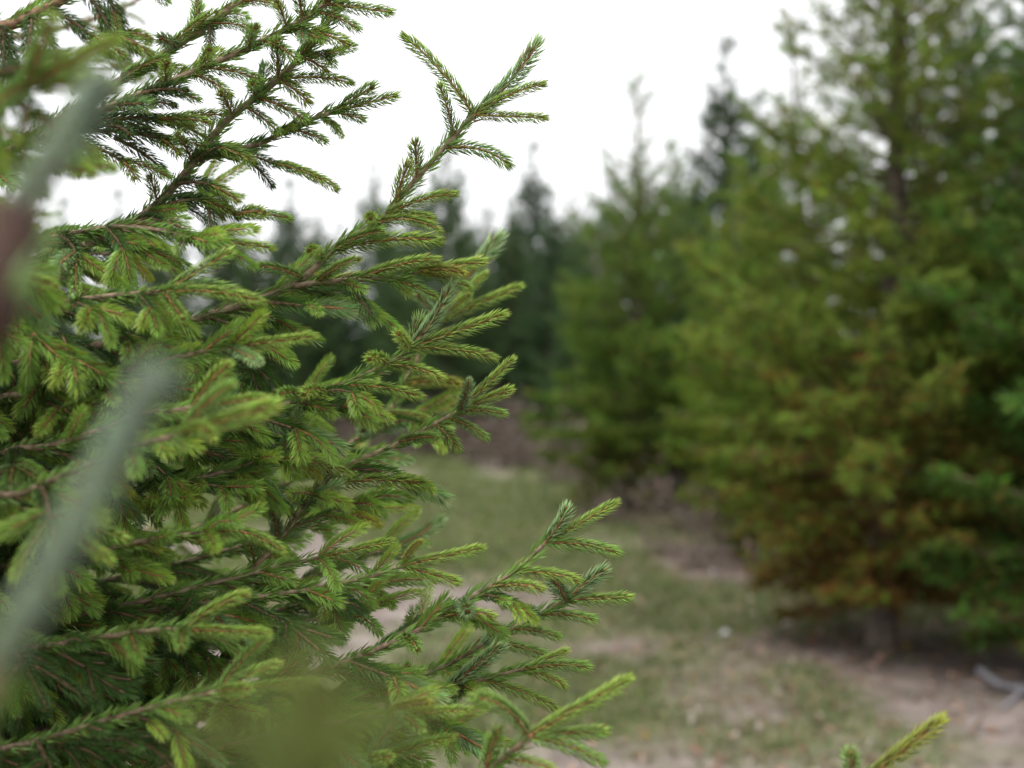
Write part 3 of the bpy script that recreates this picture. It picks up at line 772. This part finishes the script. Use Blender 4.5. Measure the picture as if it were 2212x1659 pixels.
# ------------------------------------------------------------------ spruces further off
def tree_meshes(name, H, Rmax, seed, zfat=0.25, dens=1.0, tone=(0.085, 0.115, 0.028), lower_brown=0.0, leader=0.5, size=1.0, taper=1.5, airy=1.0):
    """trunk-with-limbs mesh and crown mesh for a spruce of height H standing at the origin"""
    r = np.random.default_rng(seed)
    wood, crown = Geo(), Geo()
    zs = np.linspace(-0.1, H, 40)
    pts = np.stack([0.03 * np.sin(zs * 1.3 + seed), 0.03 * np.cos(zs * 1.1 + seed), zs], 1)
    V, F = tube(pts, 0.016 * H * (1 - np.clip(zs, 0, None) / H) ** 0.9 + 0.004, 8)
    wood.add(V, F, (0.9, 0.9, 0.9))
    B, D, L = [], [], []       # shoot base, direction, length
    BR = []
    nb = int(64 * H * dens ** 0.5)
    for k in range(nb):
        f = (k + r.random()) / nb
        z = 0.20 * H / 4 + (H * 0.985 - 0.1) * f ** 1.05
        z = min(z, H * 0.985)
        h = z / H
        if h < zfat: prof = 0.46 + 0.54 * math.sin(h / zfat * math.pi / 2)
        else: prof = ((1 - h) / (1 - zfat)) ** taper
        ln = Rmax * prof * r.uniform(0.50, 1.10) + 0.05
        topz = h > 1 - leader / H
        if topz and r.random() < 0.7: continue
        az = k * 2.39996 + r.normal() * 0.3
        rise = -0.12 + 1.35 * h ** 1.05 + r.normal() * 0.15
        dr = np.array((math.cos(az), math.sin(az), 0))
        c = np.array((np.interp(z, zs, pts[:, 0]), np.interp(z, zs, pts[:, 1]), z))
        t = np.linspace(0, 1, 7)
        bp = c + dr * (t * ln)[:, None] + np.array((0, 0, 1.0)) * (ln * (rise * t + 0.20 * (t ** 2 - t)))[:, None]
        bp += r.normal(size=(7, 3)) * 0.022 * t[:, None]
        V, F = tube(bp, np.linspace(0.009, 0.0025, 7) * (0.6 + ln), 4)
        wood.add(V, F, (1.0, 0.9, 0.8))
        # side shoots along the limb
        m = int(ln * 52 * dens * (min(1.02, max(0.20, 1.45 - 1.70 * h)) * airy + (1.25 - 0.6 * h) * (1 - airy))) + (3 if not topz else 2)
        tt = np.sort(r.random(m) ** 0.7) * 0.94 + 0.06
        pb = np.stack([np.interp(tt, t, bp[:, q]) for q in range(3)], 1)
        ax = nrm(bp[-1] - bp[0])
        y = nrm(np.cross((0, 0, 1.0), ax))
        zz = np.cross(ax, y)
        sg = r.choice((-1, 1), m)
        a = np.radians(r.uniform(30, 65, m))
        rd = (sg * r.uniform(0.6, 1.1, m))[:, None] * y + r.normal(size=(m, 1)) * 0.35 * zz
        dd = np.cos(a)[:, None] * ax + np.sin(a)[:, None] * rd + np.array((0, 0, 0.10)) * r.normal(size=(m, 1))
        dd /= np.linalg.norm(dd, axis=1)[:, None]
        ll = (0.055 + 0.16 * (1 - tt) * min(1, ln * 1.4)) * r.uniform(0.7, 1.25, m) * (1.05 - 0.4 * h)
        B.append(pb); D.append(dd); L.append(ll); BR.append(np.full(m, h))
        # second order
        rep = (2 if h < 0.42 else 1) if not topz else 0
        for q in range(rep):
            fq = r.uniform(0.3, 1.0, m)[:, None]
            p2 = pb + dd * ll[:, None] * fq
            d2 = dd + 0.5 * r.normal(size=(m, 3)) * np.array((1, 1, 0.6))
            d2 /= np.linalg.norm(d2, axis=1)[:, None]
            B.append(p2); D.append(d2); L.append(np.clip(ll * 0.6, 0.045, 0.1)); BR.append(np.full(m, h))
        B.append(bp[-1:]); D.append(ax[None]); L.append(np.array([0.10])); BR.append(np.array([h]))
    # leader with its top whorl
    for k in range(16):
        az = k * 2.4; h = H - 0.02 - 0.03 * k - (0.28 if k > 5 else 0)
        dv = nrm(np.array((math.cos(az) * 0.6, math.sin(az) * 0.6, 1.0)))
        B.append(np.array([[pts[-1][0], pts[-1][1], h]])); D.append(dv[None]); L.append(np.array([0.10 + 0.01 * k])); BR.append(np.array([1.0]))
    B, D, L, BR = np.vstack(B), np.vstack(D), np.concatenate(L), np.concatenate(BR)
    n = len(B)
    # every shoot: a brush of short flat needles clumps around its axis
    K = 9
    f = (np.arange(K) + 0.5) / K
    ba = B[:, None] + D[:, None] * (L[:, None] * f[None])[..., None]
    rd = r.normal(size=(n, K, 3)); rd -= (rd * D[:, None]).sum(-1, keepdims=True) * D[:, None]
    rd /= np.linalg.norm(rd, axis=-1, keepdims=True) + 1e-9
    dv = D[:, None] * 0.75 + rd * 0.75
    ln = (0.020 + 0.012 * r.random((n, K))) * size
    wd = 0.0042 * size
    sd = np.cross(dv, r.normal(size=(n, K, 3))); sd /= np.linalg.norm(sd, axis=-1, keepdims=True) + 1e-9
    v0 = ba - sd * wd; v1 = ba + sd * wd; v2 = ba + dv * ln[..., None] * 1.25 + sd * wd * 0.3
    V = np.stack([v0, v1, v2], 2).reshape(-1, 3)
    F = np.arange(len(V)).reshape(-1, 3)
    tone = np.array(tone)
    c = tone[None] * np.exp(0.22 * r.standard_normal((n, 1))) * (1 + 0.12 * r.standard_normal((n, 3)))
    if lower_brown > 0:       # dying inner twigs low down have turned rusty
        rad = np.hypot(B[:, 0], B[:, 1]) / Rmax
        pbn = np.clip(lower_brown * np.clip(1 - BR / 0.30, 0, 1) * np.clip(1.25 - 0.75 * rad, 0.3, 1.2) * 1.5 + 0.03, 0, 0.9)
        br = r.random(n) < pbn
        c[br] = np.array((0.16, 0.085, 0.022)) * np.exp(0.3 * r.standard_normal((br.sum(), 1)))
    C = np.repeat(np.clip(c, 0.005, 0.8), K * 3, 0)
    crown.add(V, F, C)
    print(name, "shoots", n, "tris", len(F))
    return wood.mesh(name + "_trunk", [M_farbark]), crown.mesh(name + "_crown", [M_far])
def plant(meshes, x, y, rz, s, label, color=(1, 1, 1, 1), group="spruces of the plantation", sz=None):
    z = float(hz(np.array(x), np.array(y)))
    root = link("spruce_tree", None, loc=(x, y, z))
    root.rotation_euler = (0, 0, rz)
    root.scale = (s, s, sz or s)
    tag(root, label, "spruce tree", group)
    t = link("trunk", meshes[0], root)
    c = link("crown", meshes[1], root)
    c.color = color
    return root
def px_at(px, d):
    return (px - 1106.0) / FPX * d
MT1 = tree_meshes("near_spruce", 4.7, 0.86, 5, zfat=0.28, dens=1.65, taper=1.4, tone=(0.170, 0.232, 0.037), lower_brown=0.72, size=0.85)
MT2 = tree_meshes("mid_spruce", 4.0, 1.0, 8, zfat=0.26, dens=1.25, tone=(0.122, 0.200, 0.036), lower_brown=0.25, leader=1.0, size=1.0, taper=0.9, airy=0.6)
MT3 = tree_meshes("far_spruce", 4.4, 0.95, 13, zfat=0.2, dens=0.75, tone=(0.076, 0.128, 0.046), leader=0.8, size=1.4, taper=0.9, airy=0.0)
MT4 = tree_meshes("slim_spruce", 4.6, 0.80, 17, zfat=0.18, dens=0.8, tone=(0.068, 0.120, 0.048), leader=0.7, size=1.4, taper=1.0, airy=0.0)
plant(MT1, px_at(1925, 6.6), 6.6, 0.4, 1.0, "big olive green spruce with rusty twigs near the ground, beside the bare track")
plant(MT2, px_at(2450, 6.0), 6.0, 1.2, 1.0, "dark spruce crowding the right flank of the big rusty skirted spruce", (0.62, 0.72, 0.68, 1))
plant(MT2, px_at(1715, 9.2), 9.2, 2.6, 0.80, "spruce with a long bare leader just behind the big rusty skirted spruce", (1.15, 1.1, 0.8, 1), sz=0.87)
plant(MT2, px_at(1372, 12.2), 12.2, 4.0, 0.86, "bushy mid green spruce where the grassy lane narrows", (1.05, 1.05, 0.9, 1), sz=0.92)
plant(MT4, px_at(1563, 14.0), 14.0, 1.0, 1.0, "slim dark spruce with a pointed spire rising above its neighbours", (0.8, 0.85, 0.8, 1), sz=0.95)
plant(MT2, px_at(1590, 11.0), 11.0, 0.3, 0.48, "low yellowish spruce tucked between two taller spruces", (1.25, 1.15, 0.7, 1), sz=0.7)
plant(MT3, px_at(2080, 10.5), 10.5, 5.0, 1.0, "spruce half hidden behind the big rusty skirted spruce", (1.1, 1.1, 0.8, 1), sz=1.0)
plant(MT3, px_at(2290, 9.2), 9.2, 3.0, 1.0, "spruce behind the dark right hand neighbour of the big spruce", (1.0, 1.0, 0.8, 1), sz=0.95)
plant(MT2, px_at(2195, 8.0), 8.0, 2.0, 0.85, "dark bushy spruce in the gap between the big spruce and its dark neighbour", (0.6, 0.7, 0.66, 1), sz=0.62)
far = [(1000, 22.5, 0.9), (1100, 19.5, 0.85), (1225, 21.0, 0.9), (845, 22.0, 0.9), (600, 24.5, 0.95), (670, 19.5, 0.8), (960, 19.0, 1.05), (1062, 21.0, 0.9), (1150, 23.0, 1.15), (1190, 18.0, 0.82), (1270, 17.0, 0.8), (880, 20.0, 0.85), (810, 24.0, 1.1), (735, 21.5, 0.85), (630, 22.0, 1.05), (560, 20.0, 0.85),
       (470, 22.0, 1.0), (370, 19.5, 0.9), (260, 22.0, 1.0), (140, 20.0, 0.9), (20, 21.0, 1.0), (-120, 20.0, 0.95), (1020, 27.0, 1.05), (1110, 28.0, 1.1), (900, 28.0, 1.1), (690, 27.0, 1.05),
       (1330, 20.0, 0.95), (1450, 17.0, 0.95), (1500, 22.0, 1.1), (1640, 18.0, 1.1), (520, 27.0, 1.1), (330, 27.0, 1.1), (1240, 25.0, 1.1), (1390, 26.0, 1.1), (2200, 14.0, 1.1), (2420, 13.0, 1.1)]
for i, (px, d, s) in enumerate(far):
    k = 0.9 + 0.25 * random.random(); s *= 0.88
    slim = (i * 7 % 5) in (1, 3)
    where = "seen through the branches of the foreground spruce" if px < 850 else ("at the end of the grassy lane" if px < 1300 else "behind the nearer right hand spruces")
    depth = "in the back rank" if d > 24 else "in the front rank"
    plant((MT3, MT4)[slim], px_at(px, d), d, i * 1.7, s, ("slim" if slim else "broad") + " dark green spruce " + where + ", " + depth, (k * 0.95, k, k * 1.03, 1), "spruces of the far row", sz=s * random.uniform(0.92, 1.06))

# ------------------------------------------------------------------ dry weeds, grass, litter
def weed_mesh(seed, H=0.5, W=0.35):
    r = np.random.default_rng(seed)
    g = Geo()
    for k in range(26):
        az = r.uniform(0, 6.28); rr = r.uniform(0, W * 0.5)
        b = np.array((math.cos(az) * rr, math.sin(az) * rr, -0.01))
        h = H * r.uniform(0.45, 1.0)
        lean = np.array((math.cos(az), math.sin(az), 0)) * W * r.uniform(0.1, 0.8)
        t = np.linspace(0, 1, 5)[:, None]
        pts = b + lean * t ** 1.6 + np.array((0, 0, h)) * t + r.normal(size=(5, 3)) * 0.012
        V, F = tube(pts, np.linspace(0.0028, 0.0012, 5), 3)
        tint = np.array((0.17, 0.125, 0.115)) * r.uniform(0.7, 1.3)
        g.add(V, F, tint)
        m = 16
        tt = r.random(m) * 0.9 + 0.1
        pb = np.stack([np.interp(tt, t[:, 0], pts[:, q]) for q in range(3)], 1)
        dv = r.normal(size=(m, 3)); dv /= np.linalg.norm(dv, axis=1)[:, None]
        sv = np.cross(dv, r.normal(size=(m, 3))); sv /= np.linalg.norm(sv, axis=1)[:, None]
        l = r.uniform(0.02, 0.05, (m, 1)); w = l * 0.28
        V = np.stack([pb, pb + dv * l * 0.5 + sv * w, pb + dv * l, pb + dv * l * 0.5 - sv * w], 1).reshape(-1, 3)
        F = (np.arange(m)[:, None, None] * 4 + np.array([(0, 1, 2), (0, 2, 3)])[None]).reshape(-1, 3)
        c = np.array([(0.19, 0.135, 0.125), (0.17, 0.14, 0.135), (0.26, 0.20, 0.18), (0.11, 0.12, 0.055), (0.20, 0.15, 0.09)])[r.integers(0, 5, m)] * r.uniform(0.7, 1.2, (m, 1))
        g.add(V, F, np.repeat(c, 4, 0))
    return g.mesh("dry_weed", [M_dry])
WEEDS = [weed_mesh(60 + k) for k in range(3)]
wpos = [(1035, 985, 1.3), (1075, 990, 1.2), (1110, 980, 1.5), (1150, 985, 1.45), (1185, 1000, 1.3), (1215, 1010, 1.2), (1130, 1008, 0.9), (1085, 1012, 0.7), (1030, 1008, 0.7), (1250, 1030, 1.0), (1205, 1045, 0.7),
        (985, 985, 1.1), (930, 980, 1.0), (870, 985, 1.0), (800, 980, 1.0), (700, 985, 1.0), (560, 980, 1.1), (430, 985, 1.0),
        (1290, 1070, 0.8), (1330, 1092, 0.7), (1385, 1100, 0.7), (1440, 1105, 0.7), (1500, 1112, 0.7), (1380, 1135, 0.5), (1480, 1150, 0.5), (1560, 1170, 0.55), (1610, 1195, 0.5), (1510, 1230, 0.35),
        (1430, 1200, 0.3), (1660, 1240, 0.4), (1300, 1130, 0.4)]
for i, (px, py, s) in enumerate(wpos):
    p = on_ground(px, py)
    o = link("dry_weed", WEEDS[i % 3], loc=p)
    if i >= 18: s *= 1.3
    o.rotation_euler = (0, 0, i * 1.3); o.scale = (s * 1.7, s * 1.7, s * 1.35)
    size = "tall" if s >= 1.15 else ("knee high" if s >= 0.6 else "small")
    if i < 18:
        if i >= 12:
            tag(o, size + " clump of dry purplish brown weeds seen past the foreground spruce", "weed", "dry weeds below the far row")
        else:
            tag(o, size + " clump of dry purplish brown weeds at the end of the lane", "weed", "dry weeds below the far row")
    else:
        tag(o, size + " dry brown weed clump beside the bases of the nearer spruces", "weed", "dry weeds below the nearer spruces")

def grass_stuff():
    n = 100000
    d = 2.2 + (19.0 - 2.2) * rng.random(n) ** 1.25
    x = (rng.random(n) * 1.16 - 0.58) * d * 0.78 + 0.0
    y = d
    cv = grass_cover(x, y)
    keep = rng.random(n) < (0.03 + 0.97 * cv ** 1.6)
    x, y, cv, d = x[keep], y[keep], cv[keep], d[keep]
    n = len(x)
    z = hz(x, y) - 0.003
    K = 4
    bx = x[:, None] + rng.normal(size=(n, K)) * 0.018
    by = y[:, None] + rng.normal(size=(n, K)) * 0.018
    base = np.stack([bx, by, np.repeat(z[:, None], K, 1)], -1)
    h = (0.018 + 0.032 * rng.random((n, K))) * (0.6 + 0.7 * cv[:, None])
    az = rng.random((n, K)) * 6.283
    lean = np.stack([np.cos(az), np.sin(az), 0 * az], -1) * (h * rng.uniform(0.3, 1.3, (n, K)))[..., None]
    sd = np.stack([-np.sin(az), np.cos(az), 0 * az], -1) * (0.0016 + 0.00035 * d[:, None, None])
    tip = base + lean + np.stack([0 * h, 0 * h, h], -1)
    V = np.stack([base - sd, base + sd, tip], 2).reshape(-1, 3)
    F = np.arange(len(V)).reshape(-1, 3)
    pal = np.array([(0.085, 0.125, 0.028), (0.130, 0.170, 0.044), (0.145, 0.170, 0.070), (0.23, 0.20, 0.115), (0.13, 0.155, 0.085)])
    ch = rng.choice(5, n, p=(0.28, 0.28, 0.18, 0.14, 0.12))
    c = pal[ch] * rng.uniform(0.75, 1.25, (n, 1))
    C = np.repeat(c, K * 3, 0)
    o = link("grass", build_mesh("grass", V, F, C, [M_grass]))
    tag(o, "short patchy grass growing over the earth of the lane", "grass", kind="stuff")
    # fallen leaves and twigs too many to count
    m = 12000
    d = 2.6 + 13 * rng.random(m) ** 1.2
    x = (rng.random(m) * 0.95 - 0.35) * d * 0.75; y = d
    keep = rng.random(m) < np.clip(0.25 + 1.1 * fbm(x * 0.9, y * 0.6, 44, 3) - 0.45 + 1.6 * mould(x, y), 0.02, 1)
    x, y = x[keep], y[keep]; m = len(x)
    z = hz(x, y) + 0.006 + 0.012 * rng.random(m)
    az = rng.random(m) * 6.283
    u = np.stack([np.cos(az), np.sin(az), 0.35 * rng.normal(size=m)], 1); w = np.stack([-np.sin(az), np.cos(az), 0.35 * rng.normal(size=m)], 1)
    l = (0.012 + 0.022 * rng.random(m))[:, None]; wd = l * rng.uniform(0.2, 0.6, (m, 1))
    c0 = np.stack([x, y, z], 1)
    V = np.stack([c0 - u * l, c0 - w * wd + (0, 0, 0.004), c0 + u * l, c0 + w * wd + (0, 0, 0.004)], 1).reshape(-1, 3)
    F = (np.arange(m)[:, None, None] * 4 + np.array([(0, 1, 2), (0, 2, 3)])[None]).reshape(-1, 3)
    pal = np.array([(0.22, 0.13, 0.09), (0.30, 0.20, 0.15), (0.14, 0.09, 0.06), (0.34, 0.29, 0.25), (0.30, 0.20, 0.05)])
    c = pal[rng.choice(5, m, p=(0.32, 0.25, 0.28, 0.12, 0.03))] * rng.uniform(0.7, 1.2, (m, 1))
    o = link("leaf_litter", build_mesh("leaf_litter", V, F, np.repeat(c, 4, 0), [M_dry]))
    tag(o, "brown fallen leaves and needles scattered over the ground", "leaf litter", kind="stuff")
grass_stuff()

def leaf_mesh(name, L, W, c, seed):
    r = np.random.default_rng(seed)
    n = 9
    t = np.linspace(0, 1, n)
    w = W * np.sin(np.pi * np.clip(t * 0.92 + 0.04, 0, 1)) ** 0.8 * (1 + 0.15 * r.standard_normal(n))
    zc = 0.012 * np.sin(t * 3.0) + 0.004
    mid = np.stack([(t - 0.5) * L, 0 * t, zc], 1)
    lf = mid + np.stack([0 * t, w, 0.35 * w + 0.002 * r.standard_normal(n)], 1)
    rt = mid + np.stack([0 * t, -w, 0.30 * w + 0.002 * r.standard_normal(n)], 1)
    V = np.stack([lf, mid, rt], 1).reshape(-1, 3)
    F = []
    for i in range(n - 1):
        for q in (0, 1):
            a = i * 3 + q
            F += [(a, a + 1, a + 4), (a, a + 4, a + 3)]
    g = Geo()
    V2 = V - np.array((0, 0, 0.0012)); F = np.array(F)
    g.add(V, F, c); g.add(V2, F[:, ::-1], np.array(c) * 0.9)
    st = np.array([mid[0], mid[0] - (0.02, 0.004, -0.003)])
    V3, F3 = tube(np.array([mid[0] + (0, 0, -0.0006), mid[0] + (-0.012, 0.002, 0.001), mid[0] + (-0.024, 0.006, 0.001)]), [0.0012, 0.001, 0.0009], 4)
    g.add(V3, F3, np.array(c) * 0.6)
    return g.mesh(name, [M_dry])
for px, py, rz, L, W, c, lab in ((1568, 1376, 0.3, 0.075, 0.022, (0.62, 0.60, 0.60), "pale whitish fallen leaf lying alone on the grassy earth"),
                                 (1542, 1240, 1.2, 0.07, 0.022, (0.55, 0.52, 0.52), "pale grey fallen leaf among dry weeds behind the track"),
                                 (1700, 1354, 0.8, 0.08, 0.03, (0.50, 0.44, 0.40), "curled pale beige fallen leaf beside the rusty skirt of the big spruce"),
                                 (1752, 1394, 1.4, 0.09, 0.022, (0.28, 0.10, 0.075), "reddish fallen leaf below the rusty skirt of the big spruce"),
                                 (1905, 1430, 0.2, 0.06, 0.03, (0.40, 0.24, 0.19), "pinkish brown round fallen leaf in front of the big spruce"),
                                 (1960, 1402, 0.5, 0.06, 0.022, (0.42, 0.27, 0.05), "yellow fallen leaf in the shade under the big spruce")):
    p = on_ground(px, py); p[2] += 0.004
    o = link("fallen_leaf", leaf_mesh("fallen_leaf", L, W, c, int(px)), loc=p)
    o.rotation_euler = (0.15, 0.1, rz)
    tag(o, lab, "leaf", "single leaves on the ground")
def dead_branch():
    g = Geo()
    a, b, c, d = on_ground(2115, 1462), on_ground(2160, 1490), on_ground(2212, 1502), on_ground(2290, 1540)
    root = a.copy()
    up = np.array((0, 0, 0.022))
    pts = catmull([a + up * 1.3 - root, b + up - root, c + up - root, d + up * 0.9 - root], 0.02)
    V, F = tube(pts, 0.016 + 0.004 * np.sin(np.arange(len(pts)) * 0.9), 9)
    g.add(V, F, (1.1, 1.1, 1.15))
    e = on_ground(2165, 1535)
    pts = catmull([c + up - root, (c + e) / 2 + up * 0.7 - root, e + up * 0.4 - root], 0.02)
    V, F = tube(pts, np.linspace(0.013, 0.008, len(pts)), 8)
    g.add(V, F, (1.0, 1.0, 1.05))
    o = link("dead_branch", g.mesh("dead_branch", [M_wood]), loc=root)
    tag(o, "weathered grey forked piece of dead branch lying on the bare earth", "branch")
dead_branch()
